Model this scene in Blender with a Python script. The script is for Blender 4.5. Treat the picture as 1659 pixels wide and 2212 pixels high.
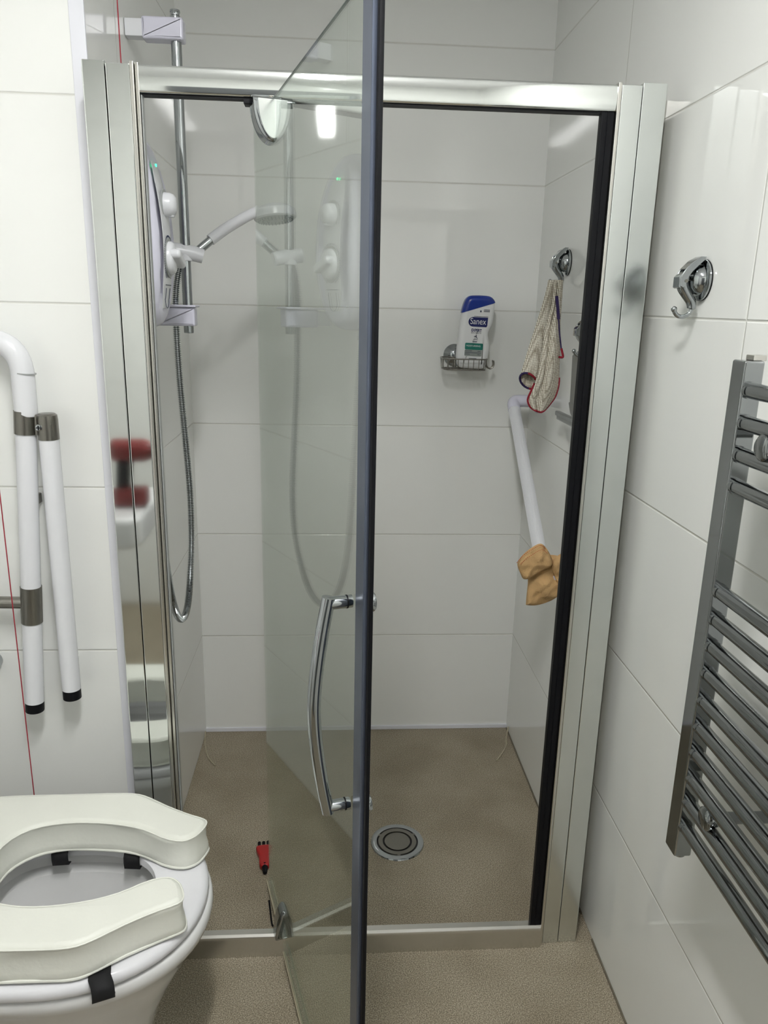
import bpy, bmesh, math, random
from mathutils import Vector, Matrix, noise
random.seed(4)
S = bpy.context.scene
for o in list(bpy.data.objects):
    bpy.data.objects.remove(o)
C = S.collection
PI = math.pi

# ------------------------------------------------------------------ camera
CAM = Vector((0.43947, -2.39895, 1.45202))
yaw, pitch, roll, FPX = 0.0686228, 0.2660694, 0.0228306, 1645.155
fw = Vector((math.sin(yaw)*math.cos(pitch), math.cos(yaw)*math.cos(pitch), -math.sin(pitch)))
rt = Vector((math.cos(yaw), -math.sin(yaw), 0)); up = rt.cross(fw)
rr = rt*math.cos(roll)+up*math.sin(roll); uu = up*math.cos(roll)-rt*math.sin(roll)
cd = bpy.data.cameras.new('camera'); cam = bpy.data.objects.new('camera', cd); C.objects.link(cam)
cam.matrix_world = Matrix(((rr.x, uu.x, -fw.x, CAM.x), (rr.y, uu.y, -fw.y, CAM.y), (rr.z, uu.z, -fw.z, CAM.z), (0, 0, 0, 1)))
cd.sensor_fit = 'VERTICAL'; cd.sensor_height = 36; cd.sensor_width = 27
cd.lens = 36*FPX/2212; cd.clip_start = 0.02
S.camera = cam
# ------------------------------------------------------------------ world, exposure, lamp strength
w = bpy.data.worlds.new('world'); S.world = w; w.use_nodes = True
w.node_tree.nodes['Background'].inputs[0].default_value = (0.8, 0.85, 0.9, 1)
w.node_tree.nodes['Background'].inputs[1].default_value = 0.15
LAMP = 142.0
S.view_settings.view_transform = 'Standard'; S.view_settings.look = 'None'
S.view_settings.gamma = 1; S.view_settings.exposure = 0.09
S.view_settings.use_curve_mapping = False

# ------------------------------------------------------------------ materials
def lin(c):
    return tuple(((v/255/12.92) if v/255 <= .04045 else ((v/255+.055)/1.055)**2.4) for v in c)+(1,)
def mat(name, col, rough=.5, metal=0, spec=.5, var=0, vscale=40, bump=0, bscale=200, emit=None, coat=0, aniso=None):
    m = bpy.data.materials.new(name); m.use_nodes = True; n = m.node_tree.nodes; l = m.node_tree.links
    b = n['Principled BSDF']; b.inputs['Base Color'].default_value = lin(col)
    b.inputs['Roughness'].default_value = rough; b.inputs['Metallic'].default_value = metal
    b.inputs['Specular IOR Level'].default_value = spec; b.inputs['Coat Weight'].default_value = coat
    tc = n.new('ShaderNodeTexCoord')
    nz = n.new('ShaderNodeTexNoise'); nz.inputs['Scale'].default_value = vscale; nz.inputs['Detail'].default_value = 4
    l.new(tc.outputs['Object'], nz.inputs['Vector'])
    if aniso:
        mp = n.new('ShaderNodeMapping'); mp.inputs['Scale'].default_value = aniso
        l.new(tc.outputs['Object'], mp.inputs['Vector']); l.new(mp.outputs[0], nz.inputs['Vector'])
    mx = n.new('ShaderNodeMix'); mx.data_type = 'RGBA'; mx.inputs[6].default_value = lin(col)
    mx.inputs[7].default_value = lin(tuple(max(0, v*(1-var)) for v in col)); l.new(nz.outputs[0], mx.inputs[0]); l.new(mx.outputs[2], b.inputs['Base Color'])
    if bump:
        n2 = n.new('ShaderNodeTexNoise'); n2.inputs['Scale'].default_value = bscale; n2.inputs['Detail'].default_value = 3
        l.new(tc.outputs['Object'], n2.inputs['Vector'])
        bp = n.new('ShaderNodeBump'); bp.inputs['Strength'].default_value = bump; bp.inputs['Distance'].default_value = .002
        l.new(n2.outputs[0], bp.inputs['Height']); l.new(bp.outputs[0], b.inputs['Normal'])
    if emit:
        b.inputs['Emission Color'].default_value = lin(emit[0]); b.inputs['Emission Strength'].default_value = emit[1]
    return m
TH = 0.36
def tile_mat(name, axis, joints):
    """white gloss tile; courses every TH metres; joints = (position, z0, z1)"""
    m = bpy.data.materials.new(name); m.use_nodes = True; n = m.node_tree.nodes; l = m.node_tree.links
    b = n['Principled BSDF']; b.inputs['Roughness'].default_value = .05; b.inputs['Specular IOR Level'].default_value = .5
    g = n.new('ShaderNodeNewGeometry'); sp = n.new('ShaderNodeSeparateXYZ'); l.new(g.outputs['Position'], sp.inputs[0])
    def M(op, a, bb=None, c=None):
        q = n.new('ShaderNodeMath'); q.operation = op
        for i, v in enumerate((a, bb, c)):
            if v is None: continue
            if isinstance(v, (int, float)): q.inputs[i].default_value = v
            else: l.new(v, q.inputs[i])
        return q.outputs[0]
    z = sp.outputs['Z']
    d = M('ABSOLUTE', M('MULTIPLY', M('SUBTRACT', M('FRACT', M('ADD', M('DIVIDE', z, TH), .5)), .5), TH))
    for (pos, z0, z1) in joints:
        dv = M('ABSOLUTE', M('SUBTRACT', sp.outputs[axis], pos))
        out = M('ADD', M('LESS_THAN', z, z0), M('GREATER_THAN', z, z1))
        d = M('MINIMUM', d, M('ADD', dv, out))
    mr = n.new('ShaderNodeMapRange'); mr.interpolation_type = 'SMOOTHSTEP'; l.new(d, mr.inputs[0])
    mr.inputs[1].default_value = .0005; mr.inputs[2].default_value = .0030; mr.inputs[3].default_value = 0; mr.inputs[4].default_value = 1
    mc = n.new('ShaderNodeMix'); mc.data_type = 'RGBA'; l.new(mr.outputs[0], mc.inputs[0])
    mc.inputs[6].default_value = lin((220, 220, 214)); mc.inputs[7].default_value = lin((238, 239, 236))
    l.new(mc.outputs[2], b.inputs['Base Color'])
    nz = n.new('ShaderNodeTexNoise'); nz.inputs['Scale'].default_value = 6; l.new(g.outputs['Position'], nz.inputs['Vector'])
    bp2 = n.new('ShaderNodeBump'); bp2.inputs['Strength'].default_value = .12; bp2.inputs['Distance'].default_value = .0015; l.new(nz.outputs[0], bp2.inputs['Height'])
    bp = n.new('ShaderNodeBump'); bp.inputs['Strength'].default_value = .8; bp.inputs['Distance'].default_value = .0012
    l.new(mr.outputs[0], bp.inputs['Height']); l.new(bp2.outputs[0], bp.inputs['Normal']); l.new(bp.outputs[0], b.inputs['Normal'])
    return m
def floor_mat():
    m = bpy.data.materials.new('speckled_vinyl'); m.use_nodes = True; n = m.node_tree.nodes; l = m.node_tree.links
    b = n['Principled BSDF']; b.inputs['Roughness'].default_value = .55
    g = n.new('ShaderNodeNewGeometry')
    a = n.new('ShaderNodeTexNoise'); a.inputs['Scale'].default_value = 420; a.inputs['Detail'].default_value = 5; a.inputs['Roughness'].default_value = .75; l.new(g.outputs['Position'], a.inputs['Vector'])
    r = n.new('ShaderNodeValToRGB'); l.new(a.outputs[0], r.inputs[0])
    e = r.color_ramp.elements; e[0].position = .36; e[0].color = lin((76, 69, 57)); e[1].position = .64; e[1].color = lin((212, 202, 182))
    x = e.new(.5); x.color = lin((148, 137, 117))
    c = n.new('ShaderNodeTexNoise'); c.inputs['Scale'].default_value = 5; c.inputs['Detail'].default_value = 5; l.new(g.outputs['Position'], c.inputs['Vector'])
    r2 = n.new('ShaderNodeValToRGB'); l.new(c.outputs[0], r2.inputs[0])
    r2.color_ramp.elements[0].position = .3; r2.color_ramp.elements[0].color = (.78, .76, .72, 1); r2.color_ramp.elements[1].position = .6; r2.color_ramp.elements[1].color = (1, 1, 1, 1)
    mx = n.new('ShaderNodeMix'); mx.data_type = 'RGBA'; mx.blend_type = 'MULTIPLY'; mx.inputs[0].default_value = 1
    l.new(r.outputs[0], mx.inputs[6]); l.new(r2.outputs[0], mx.inputs[7]); l.new(mx.outputs[2], b.inputs['Base Color'])
    bp = n.new('ShaderNodeBump'); bp.inputs['Strength'].default_value = .2; bp.inputs['Distance'].default_value = .0006; l.new(a.outputs[0], bp.inputs['Height']); l.new(bp.outputs[0], b.inputs['Normal'])
    return m
def glass_mat(name, tint=(.93, .96, .94), k=1.0, rough=0.0):
    """thin architectural glass: clear transmission, Schlick reflection at both faces"""
    m = bpy.data.materials.new(name); m.use_nodes = True; n = m.node_tree.nodes; l = m.node_tree.links
    for q in list(n): n.remove(q)
    o = n.new('ShaderNodeOutputMaterial'); g = n.new('ShaderNodeNewGeometry')
    dt = n.new('ShaderNodeVectorMath'); dt.operation = 'DOT_PRODUCT'; l.new(g.outputs['Incoming'], dt.inputs[0]); l.new(g.outputs['Normal'], dt.inputs[1])
    def M(op, a, bb=0):
        q = n.new('ShaderNodeMath'); q.operation = op
        for i, v in enumerate((a, bb)):
            if isinstance(v, (int, float)): q.inputs[i].default_value = v
            else: l.new(v, q.inputs[i])
        return q.outputs[0]
    f = M('ADD', M('MULTIPLY', M('POWER', M('SUBTRACT', 1, M('ABSOLUTE', dt.outputs['Value'])), 5), .96*k), .04*k)
    t = n.new('ShaderNodeBsdfTransparent'); t.inputs[0].default_value = tint+(1,)
    gl = n.new('ShaderNodeBsdfGlossy'); gl.inputs['Roughness'].default_value = rough; gl.inputs[0].default_value = (.95, 1, .97, 1)
    mx = n.new('ShaderNodeMixShader'); l.new(f, mx.inputs[0]); l.new(t.outputs[0], mx.inputs[1]); l.new(gl.outputs[0], mx.inputs[2]); l.new(mx.outputs[0], o.inputs[0])
    return m
def knit_mat():
    m = bpy.data.materials.new('mesh_knit'); m.use_nodes = True; n = m.node_tree.nodes; l = m.node_tree.links
    b = n['Principled BSDF']; b.inputs['Roughness'].default_value = .9
    g = n.new('ShaderNodeTexCoord'); mp = n.new('ShaderNodeMapping'); mp.inputs['Rotation'].default_value = (0, .2, 0); l.new(g.outputs['Object'], mp.inputs[0])
    v = n.new('ShaderNodeTexVoronoi'); v.inputs['Scale'].default_value = 230; v.inputs['Randomness'].default_value = .15; l.new(mp.outputs[0], v.inputs['Vector'])
    r = n.new('ShaderNodeValToRGB'); l.new(v.outputs['Distance'], r.inputs[0]); e = r.color_ramp.elements
    e[0].position = .3; e[0].color = lin((246, 241, 228)); e[1].position = .62; e[1].color = lin((158, 148, 130))
    l.new(r.outputs[0], b.inputs['Base Color'])
    bp = n.new('ShaderNodeBump'); bp.invert = True; bp.inputs['Distance'].default_value = .002; l.new(v.outputs['Distance'], bp.inputs['Height']); l.new(bp.outputs[0], b.inputs['Normal'])
    return m
W = 1.0608
T_BACK = tile_mat('tile_back', 'X', [])
T_RIGHT = tile_mat('tile_right', 'Y', [(-.615, 1.8, 2.16), (-1.249, 1.08, 1.8), (-1.86, 1.8, 2.16), (-2.45, 0, 1.8)])
T_LEFT = tile_mat('tile_left', 'Y', [(-.645, 1.8, 2.5)])
T_PLAIN = tile_mat('tile_plain', 'X', [(-.62, 0, 2.5)])
FLOOR = floor_mat()
WHITE = mat('white_plastic', (226, 227, 231), .25, var=.02)
UPVC = mat('white_trim_plastic', (228, 229, 236), .3, var=.02)
LILAC = mat('white_abs_plastic', (218, 217, 232), .22, var=.02)
CERAM = mat('white_ceramic', (226, 226, 226), .06, var=.02, coat=.3)
SEATM = mat('white_seat_plastic', (226, 226, 230), .15, var=.02)
VINYL = mat('cream_vinyl', (230, 231, 222), .42, var=.03, vscale=14, bump=.35, bscale=55)
CHROME = mat('chrome', (176, 180, 182), .07, 1, var=.04)
CHROMED = mat('towel_rail_chrome', (160, 163, 164), .06, 1, var=.05, vscale=25)
ALU = mat('polished_aluminium', (226, 229, 227), .06, 1, var=.03, vscale=30)
ALUR = mat('soft_polished_aluminium', (224, 228, 226), .2, 1, var=.03, vscale=30)
ALUB = mat('satin_aluminium', (214, 212, 206), .24, 1, var=.03, vscale=30)
STEEL = mat('brushed_steel', (150, 147, 140), .32, 1, var=.25, vscale=30, aniso=(40, 40, 1))
STEELH = mat('brushed_steel_bar', (160, 157, 150), .3, 1, var=.2, vscale=30, aniso=(1, 40, 40))
BLACK = mat('black_rubber', (9, 10, 15), .5, spec=.2, var=.1)
BLACKF = mat('black_webbing', (14, 14, 18), .8, var=.2)
SLATE = mat('slate_grey_profile', (104, 112, 130), .28, .7, var=.1)
GREYT = mat('grey_seal_plastic', (158, 161, 160), .35, var=.05)
ORANGE = mat('orange_cloth', (240, 196, 138), .95, var=.30, vscale=16, bump=.8, bscale=420)
STITCH = mat('orange_red_stitching', (190, 84, 40), .9, var=.1)
REDB = mat('red_binding', (158, 24, 46), .8, var=.3)
PURB = mat('purple_binding', (52, 36, 92), .8, var=.3)
KNIT = knit_mat()
BLUE = mat('blue_cap', (22, 56, 160), .25, var=.25, vscale=30)
NAVY = mat('navy_label', (14, 26, 96), .4, var=.05)
GREEN = mat('green_label', (24, 120, 106), .4, var=.05)
LGREY = mat('grey_label', (150, 156, 152), .4, var=.05)
INK = mat('dark_ink', (40, 48, 72), .5)
BOTW = mat('bottle_white', (236, 237, 238), .3, var=.02)
GREYP = mat('grey_metallic_plastic', (140, 143, 142), .35, .4, var=.08)
REDP = mat('red_plastic', (176, 26, 28), .35, var=.15)
DRILLR = mat('dark_red_plastic', (140, 34, 34), .4, var=.4, vscale=30)
CORD = mat('red_cord', (150, 30, 48), .7)
SEALS = mat('pale_sealant', (196, 186, 160), .6, var=.2)
CEILM = mat('ceiling_paint', (242, 242, 242), .8, var=.02)
GROUT = mat('dark_sealant_line', (120, 112, 96), .7, var=.3, vscale=60)
LEDM = mat('green_led', (40, 220, 150), .4, emit=((60, 255, 170), 3))
DIFF = mat('lamp_diffuser', (250, 250, 250), .5, emit=((254, 254, 252), LAMP))
ADDED_DOOR = mat('added_door_grey', (104, 106, 108), .4, var=.1)
GLASS = glass_mat('door_glass', (.975, .985, .975), .9)
SEALC = glass_mat('clear_seal', (.92, .92, .88), 2.6, .22)
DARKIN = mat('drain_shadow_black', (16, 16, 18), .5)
GEDGE = mat('glass_edge_green', (52, 66, 62), .1)
WATER = mat('toilet_water', (120, 124, 124), .03)

# ------------------------------------------------------------------ mesh helpers
def wloc(o):
    v = Vector((0, 0, 0))
    while o is not None: v = v+o.location; o = o.parent
    return v
def link(name, bm, m, parent=None, smooth=True, angle=40):
    me = bpy.data.meshes.new(name)
    off = wloc(parent)
    if off.length: bmesh.ops.translate(bm, verts=bm.verts, vec=-off)
    big = [f for f in bm.faces if len(f.verts) > 4]
    if big: bmesh.ops.triangulate(bm, faces=big, ngon_method='EAR_CLIP')
    bmesh.ops.recalc_face_normals(bm, faces=bm.faces)
    bm.to_mesh(me); bm.free(); nf = len(me.polygons)
    for f in me.polygons: f.use_smooth = smooth
    if smooth:
        try: me.set_sharp_from_angle(angle=math.radians(angle))
        except Exception: pass
    for k in (m if isinstance(m, (list, tuple)) else [m]): me.materials.append(k)
    o = bpy.data.objects.new(name, me); C.objects.link(o)
    if parent: o.parent = parent
    if smooth and nf < 4000:
        wn = o.modifiers.new('normals', 'WEIGHTED_NORMAL'); wn.keep_sharp = True; wn.weight = 80
    return o
def tag(o, label, cat, group=None, kind=None):
    if label: o['label'] = label
    if cat: o['category'] = cat
    if group: o['group'] = group
    if kind: o['kind'] = kind
    return o
def thing(name, label, cat, loc, group=None):
    o = bpy.data.objects.new(name, None); C.objects.link(o); o.location = loc; o.empty_display_size = .05
    return tag(o, label, cat, group)
def B(): return bmesh.new()
def box(bm, x0, x1, y0, y1, z0, z1, bev=0, seg=2, fr=None):
    r = bmesh.ops.create_cube(bm, size=1)
    for v in r['verts']:
        v.co = Vector(((x0+x1)/2+v.co.x*(x1-x0), (y0+y1)/2+v.co.y*(y1-y0), (z0+z1)/2+v.co.z*(z1-z0)))
    if bev:
        es = list({e for v in r['verts'] for e in v.link_edges})
        q = bmesh.ops.bevel(bm, geom=es, offset=bev, segments=seg, affect='EDGES', profile=.5)
        vs = list({v for f in q['faces'] for v in f.verts}) 
        vs = list(set(vs) | {v for v in r['verts'] if v.is_valid})
    else: vs = r['verts']
    if fr:
        for v in vs: v.co = fr(v.co)
    return bm
def frames(pts, closed=False):
    n = len(pts); T = []
    for i in range(n):
        if closed: t = pts[(i+1) % n]-pts[i-1]
        else: t = pts[min(i+1, n-1)]-pts[max(i-1, 0)]
        T.append(t.normalized())
    a = Vector((0, 0, 1)) if abs(T[0].z) < .9 else Vector((0, 1, 0))
    N = [(a-T[0]*a.dot(T[0])).normalized()]
    for i in range(1, n):
        v = N[-1]-T[i]*N[-1].dot(T[i]); N.append(v.normalized())
    return T, N
def tube(bm, pts, r, seg=12, closed=False, caps=True, flat=None):
    pts = [Vector(p) for p in pts]; n = len(pts); T, N = frames(pts, closed); rings = []
    for i, p in enumerate(pts):
        ri = r[i] if isinstance(r, (list, tuple)) else r
        bb = T[i].cross(N[i]); ring = []
        for k in range(seg):
            a = 2*PI*k/seg
            ring.append(bm.verts.new(p+(N[i]*math.cos(a)+bb*math.sin(a)*(flat or 1))*ri))
        rings.append(ring)
    for i in range(n if closed else n-1):
        A, D = rings[i], rings[(i+1) % n]
        for k in range(seg): bm.faces.new((A[k], A[(k+1) % seg], D[(k+1) % seg], D[k]))
    if caps and not closed: bm.faces.new(rings[0][::-1]); bm.faces.new(rings[-1])
    return bm
def arc(pts, rad, n=8):
    """polyline with rounded corners"""
    pts = [Vector(p) for p in pts]; out = [pts[0]]
    for i in range(1, len(pts)-1):
        p, a, b = pts[i], pts[i-1], pts[i+1]
        u = (a-p).normalized(); v = (b-p).normalized(); ang = u.angle(v); d = min(rad/math.tan(ang/2), (a-p).length*.49, (b-p).length*.49)
        s, e = p+u*d, p+v*d
        for k in range(n+1):
            t = k/n; out.append(s*(1-t)**2+p*2*t*(1-t)+e*t*t)
    out.append(pts[-1]); return out
def spline(pts, n=8, closed=False):
    pts = [Vector(p) for p in pts]; m = len(pts); out = []
    for i in range(m if closed else m-1):
        g = lambda j: pts[j % m] if closed else pts[max(0, min(m-1, j))]
        a, b, c, d = g(i-1), g(i), g(i+1), g(i+2)
        for k in range(n):
            t = k/n; out.append(.5*((2*b)+(c-a)*t+(2*a-5*b+4*c-d)*t*t+(3*b-a-3*c+d)*t**3))
    if not closed: out.append(pts[-1])
    return out
def lathe(bm, prof, c, axis, seg=40, caps=True):
    """prof = (radius, distance along axis)"""
    c = Vector(c); ax = Vector(axis).normalized()
    a = Vector((0, 0, 1)) if abs(ax.z) < .9 else Vector((1, 0, 0)); u = (a-ax*a.dot(ax)).normalized(); v = ax.cross(u); rings = []
    for r, h in prof:
        rings.append([bm.verts.new(c+ax*h+(u*math.cos(2*PI*k/seg)+v*math.sin(2*PI*k/seg))*max(r, .00005)) for k in range(seg)])
    for A, D in zip(rings, rings[1:]):
        for k in range(seg): bm.faces.new((A[k], A[(k+1) % seg], D[(k+1) % seg], D[k]))
    if caps: bm.faces.new(rings[0][::-1]); bm.faces.new(rings[-1])
    return bm
def inset(out, d):
    n = len(out); cx = sum(p[0] for p in out)/n; cy = sum(p[1] for p in out)/n; res = []
    for i in range(n):
        a, p, b = out[i-1], out[i], out[(i+1) % n]
        tx, ty = b[0]-a[0], b[1]-a[1]; L = math.hypot(tx, ty) or 1
        res.append((p[0]-ty/L*d, p[1]+tx/L*d))
    return res
def area(o): return sum(o[i-1][0]*o[i][1]-o[i][0]*o[i-1][1] for i in range(len(o)))/2
def pillow(bm, out, t, r, fn, n=5, both=True):
    """rounded slab: outline out (2D), thickness t, edge radius r; fn(u, v, w) -> world"""
    if area(out) < 0: out = out[::-1]
    L = []
    if both:
        for k in range(n+1):
            a = PI/2*k/n; L.append((r*(1-math.sin(a)), -t/2+r*(1-math.cos(a))))
    else: L.append((0, -t/2))
    for k in range(n+1):
        a = PI/2*k/n; L.append((r*(1-math.cos(a)), t/2-r*(1-math.sin(a))))
    rings = []
    for d, z in L:
        o = inset(out, d) if d else out
        rings.append([bm.verts.new(fn(p[0], p[1], z)) for p in o])
    m = len(out)
    for A, D in zip(rings, rings[1:]):
        for k in range(m): bm.faces.new((A[k], A[(k+1) % m], D[(k+1) % m], D[k]))
    bm.faces.new(rings[0][::-1]); bm.faces.new(rings[-1])
    return bm
def cs2(pts, n=6):
    return [(p.x, p.y) for p in spline([(a, b, 0) for a, b in pts], n, True)]
def rrect(x0, x1, y0, y1, r, n=5):
    o = []
    for cx, cy, a0 in ((x1-r, y1-r, 0), (x0+r, y1-r, PI/2), (x0+r, y0+r, PI), (x1-r, y0+r, 1.5*PI)):
        for k in range(n+1): a = a0+PI/2*k/n; o.append((cx+r*math.cos(a), cy+r*math.sin(a)))
    return o
def text(name, s, size, fn, m, parent, sx=1.0, bold=0.0):
    cu = bpy.data.curves.new(name, 'FONT'); cu.body = s; cu.size = size; cu.align_x = 'CENTER'; cu.align_y = 'CENTER'
    cu.extrude = .0002; cu.offset = bold
    to = bpy.data.objects.new(name+'_curve', cu); C.objects.link(to)
    bpy.context.view_layer.update()
    me = bpy.data.meshes.new_from_object(to.evaluated_get(bpy.context.evaluated_depsgraph_get()))
    bpy.data.objects.remove(to); off = wloc(parent)
    for v in me.vertices: v.co = fn(v.co.x*sx, v.co.y, v.co.z)-off
    me.name = name; me.materials.clear(); me.materials.append(m)
    o = bpy.data.objects.new(name, me); C.objects.link(o); o.parent = parent; return o
def struct(name, bm, m, **k):
    o = link(name, bm, m, None, k.get('smooth', False)); o['kind'] = 'structure'; return o
def dup(root, loc, label=None, group=None):
    r = root.copy(); C.objects.link(r); r.location = loc
    if label: r['label'] = label
    if group: r['group'] = group
    for ch in list(root.children):
        c = ch.copy(); C.objects.link(c); c.parent = r
        for g in list(ch.children):
            d = g.copy(); C.objects.link(d); d.parent = c
    return r

# ------------------------------------------------------------------ room shell
H = 2.42
struct('floor', box(B(), -.62, W, -3.1, 0, -.05, 0), FLOOR)
struct('ceiling', box(B(), -.72, W+.1, -3.2, .1, H, H+.08), CEILM)
struct('wall_back', box(B(), -.72, W+.1, 0, .1, -.05, H), T_BACK)
struct('wall_right', box(B(), W, W+.1, -3.2, 0, -.05, H), T_RIGHT)
struct('wall_partition', box(B(), -.62, 0, -.86, 0, -.05, H), [T_LEFT])
struct('wall_left', box(B(), -.72, -.62, -3.2, 0, -.05, H), T_LEFT)
struct('wall_rear', box(B(), -.62, W, -3.2, -3.1, -.05, H), T_PLAIN)
struct('added_dark_door', box(B(), -.25, .55, -3.1, -3.075, 0, 2.02, .004), ADDED_DOOR)  # unseen dark door, added behind the camera to give the chrome reflections contrast
struct('baseboard_back', box(B(), .0, W, -.006, 0, 0, .014, .001), UPVC)
# white plastic corner trim of the partition
struct('trim_1', box(B(), -.024, .0025, -.8635, -.858, 0, H, .001), UPVC)
# floor sealant beads
bm = B(); tube(bm, [(W-.001, -.95, .0015), (W-.001, -2.6, .0015)], .003, 8); struct('trim_2', bm, GROUT, smooth=True)
bm = B(); tube(bm, [(W-.001, -.01, .0015), (W-.001, -.87, .0015)], .003, 8); struct('trim_3', bm, GROUT, smooth=True)

# ------------------------------------------------------------------ ceiling lamp
t = thing('ceiling_lamp', 'white linear batten ceiling lamp on the ceiling outside the shower', 'lamp', (.39, -2.06, H))
bm = B(); box(bm, .34, .44, -2.40, -1.72, H-.03, H, .004); link('lamp_body', bm, WHITE, t)
bm = B(); pillow(bm, rrect(.35, .43, -2.38, -1.74, .02), .014, .006, lambda u, v, q: Vector((u, v, H-.04-q))); link('diffuser', bm, DIFF, t)

# ------------------------------------------------------------------ shower enclosure frame
YF = -.955; ZT = 1.83
t = thing('shower_enclosure_frame', 'silver aluminium frame of the shower enclosure, posts, top rail and low sill', 'shower frame', (.55, YF, 0))
def post(x0, xm, x1, beads, sgn, zb=0):
    a = link('post', box(box(B(), x0, xm-.0006, YF, YF+.045, zb, ZT+.004, .0018), xm+.0006, x1, YF-.0005, YF+.045, zb, ZT, .0018), ALU, t)
    bm = B()
    for (p, q, y) in beads: box(bm, p, q, YF+y, YF+.03, zb, ZT+.003, .0012)
    link('edge_bead', bm, ALUB, a)
    return a
pl = post(.018, .056, .0965, [(.0972, .1035, -.004), (.1045, .1105, .002)], 1)
link('wall_channel', box(B(), 0.012, .03, YF+.02, -.862, 0, ZT-.002, .001), ALUB, t)
pr = link('post', box(box(B(), .9375, .9742, YF, YF+.045, 0, ZT, .0018), .9755, 1.019, YF+.002, YF+.045, 0, ZT+.005, .0018), ALUR, t)
bm = B(); box(bm, .9300, .9365, YF-.003, YF+.03, 0, ZT+.003, .0012); link('edge_bead', bm, ALUB, pr)
link('wall_channel', box(box(B(), .99, 1.015, -.91, -.82, 0, ZT+.003, .001), .99, W-.0005, -.852, -.82, 0, ZT+.003, .001), ALUB, t)
link('seal_strip', box(box(B(), .906, .9295, YF+.004, YF+.02, .045, 1.788, .002), .917, .919, YF+.0025, YF+.006, .045, 1.788), BLACK, t)
link('jamb_seal', box(B(), .111, .1135, YF+.006, YF+.02, .05, 1.788, .001), GREYT, t)
# top rail: rounded front
bm = B(); pr_ = []
for k in range(11):
    a = -PI/2+PI*k/10; pr_.append((YF+.004-.0045*math.copysign(abs(math.cos(a))**.5, math.cos(a)+1e-9), 1.8085+.0215*math.sin(a)))
prof = [(YF+.034, 1.787)]+pr_+[(YF+.034, 1.83)]
r0 = [bm.verts.new((.1105, y, z)) for y, z in prof]; r1 = [bm.verts.new((.930, y, z)) for y, z in prof]
for i in range(len(prof)): j = (i+1) % len(prof); bm.faces.new((r0[i], r0[j], r1[j], r1[i]))
bm.faces.new(r0); bm.faces.new(r1[::-1]); link('top_rail', bm, ALU, t, angle=50)
link('rail_channel', box(B(), .111, .9295, YF+.006, YF+.026, 1.7845, 1.7875), BLACK, t)
# sill
bm = B(); prof = [(YF-.012, 0), (YF-.006, .040), (YF-.003, .047), (YF+.003, .050), (YF+.018, .050), (YF+.02, .042), (YF+.02, 0)]
r0 = [bm.verts.new((.1105, y, z)) for y, z in prof]; r1 = [bm.verts.new((.930, y, z)) for y, z in prof]
for i in range(len(prof)): j = (i+1) % len(prof); bm.faces.new((r0[i], r0[j], r1[j], r1[i]))
bm.faces.new(r0); bm.faces.new(r1[::-1]); link('sill', bm, ALUB, t, angle=25)

# ------------------------------------------------------------------ pivot glass door (standing open)
GA = Vector((.283, -.774, 0)); GD = Vector((.169, -.646, 0)).normalized(); GN = Vector((GD.y, -GD.x, 0))   # GN points left
def gp(s, o, z): return GA+GD*s+GN*o+Vector((0, 0, z))
def gbox(bm, s0, s1, o0, o1, z0, z1, bev=0):
    return box(bm, s0, s1, o0, o1, z0, z1, bev, 2, lambda c: gp(c.x, c.y, c.z))
t = thing('glass_shower_door', 'clear glass pivot door standing open with dark front edge and chrome bow handle', 'shower door', gp(.187, 0, 0))
link('glass_pane', gbox(B(), 0, .755, -.0012, .0012, .052, 1.780), GLASS, t, smooth=False)
link('top_edge', gbox(B(), 0, .752, -.0014, .0014, 1.7790, 1.7808), GEDGE, t, smooth=False)
link('edge_profile', gbox(B(), .752, .787, -.003, .0065, .045, 1.786, .002), SLATE, t)
link('magnetic_seal', gbox(B(), .7875, .7965, -.004, .002, .045, 1.786, .002), BLACK, t)
link('bottom_seal', gbox(gbox(gbox(B(), .0, .160, -.005, .0055, .040, .0515, .001), .206, .752, -.005, .0055, .040, .0515, .001), .225, .75, .006, .008, .036, .05), SEALC, t)
link('seal_lip', gbox(B(), .0, .158, .0058, .0085, .036, .044, .0008), SEALS, t)
link('seal_lip', gbox(B(), .225, .75, .0083, .0105, .034, .041, .0008), SEALS, t)
# pivots
for z0, z1, zz, wl, wr in ((1.714, 1.784, 1, .035, .014), (.052, .128, -1, .022, .016)):
    hh_ = z1-z0; zc = z1 if zz > 0 else z0
    def dshape(k, e=0):
        return [((wl-e)*math.cos(PI/2*i_/12), -(hh_-e)*math.sin(PI/2*i_/12)**1.0) for i_ in range(0, 12)]+[(-(wr-e)*math.sin(PI/2*i_/12), -(hh_-e)*math.cos(PI/2*i_/12)) for i_ in range(0, 13)]
    o = dshape(0)
    h = link('pivot_hinge', pillow(B(), o, .044, .007 if zz > 0 else .011, lambda u, v, q: gp(.187+q, u, zc+v*zz)), CHROME, t)
    if zz > 0: link('cover_plate', pillow(B(), [(a_, b_-.004) for a_, b_ in dshape(0, .009)], .002, .0008, lambda u, v, q: gp(.187+.0225+q, u, zc+v*zz)), ALUR, h)
bm = B(); lathe(bm, [(.004, -.006), (.004, .01)], gp(.187, 0, 1.779), (0, 0, 1), 16); link('pivot_pin', bm, STEEL, t)
link('pivot_slider', box(B(), .283, .365, YF+.004, YF+.03, 1.777, 1.784, .001), BLACK, t)
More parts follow.
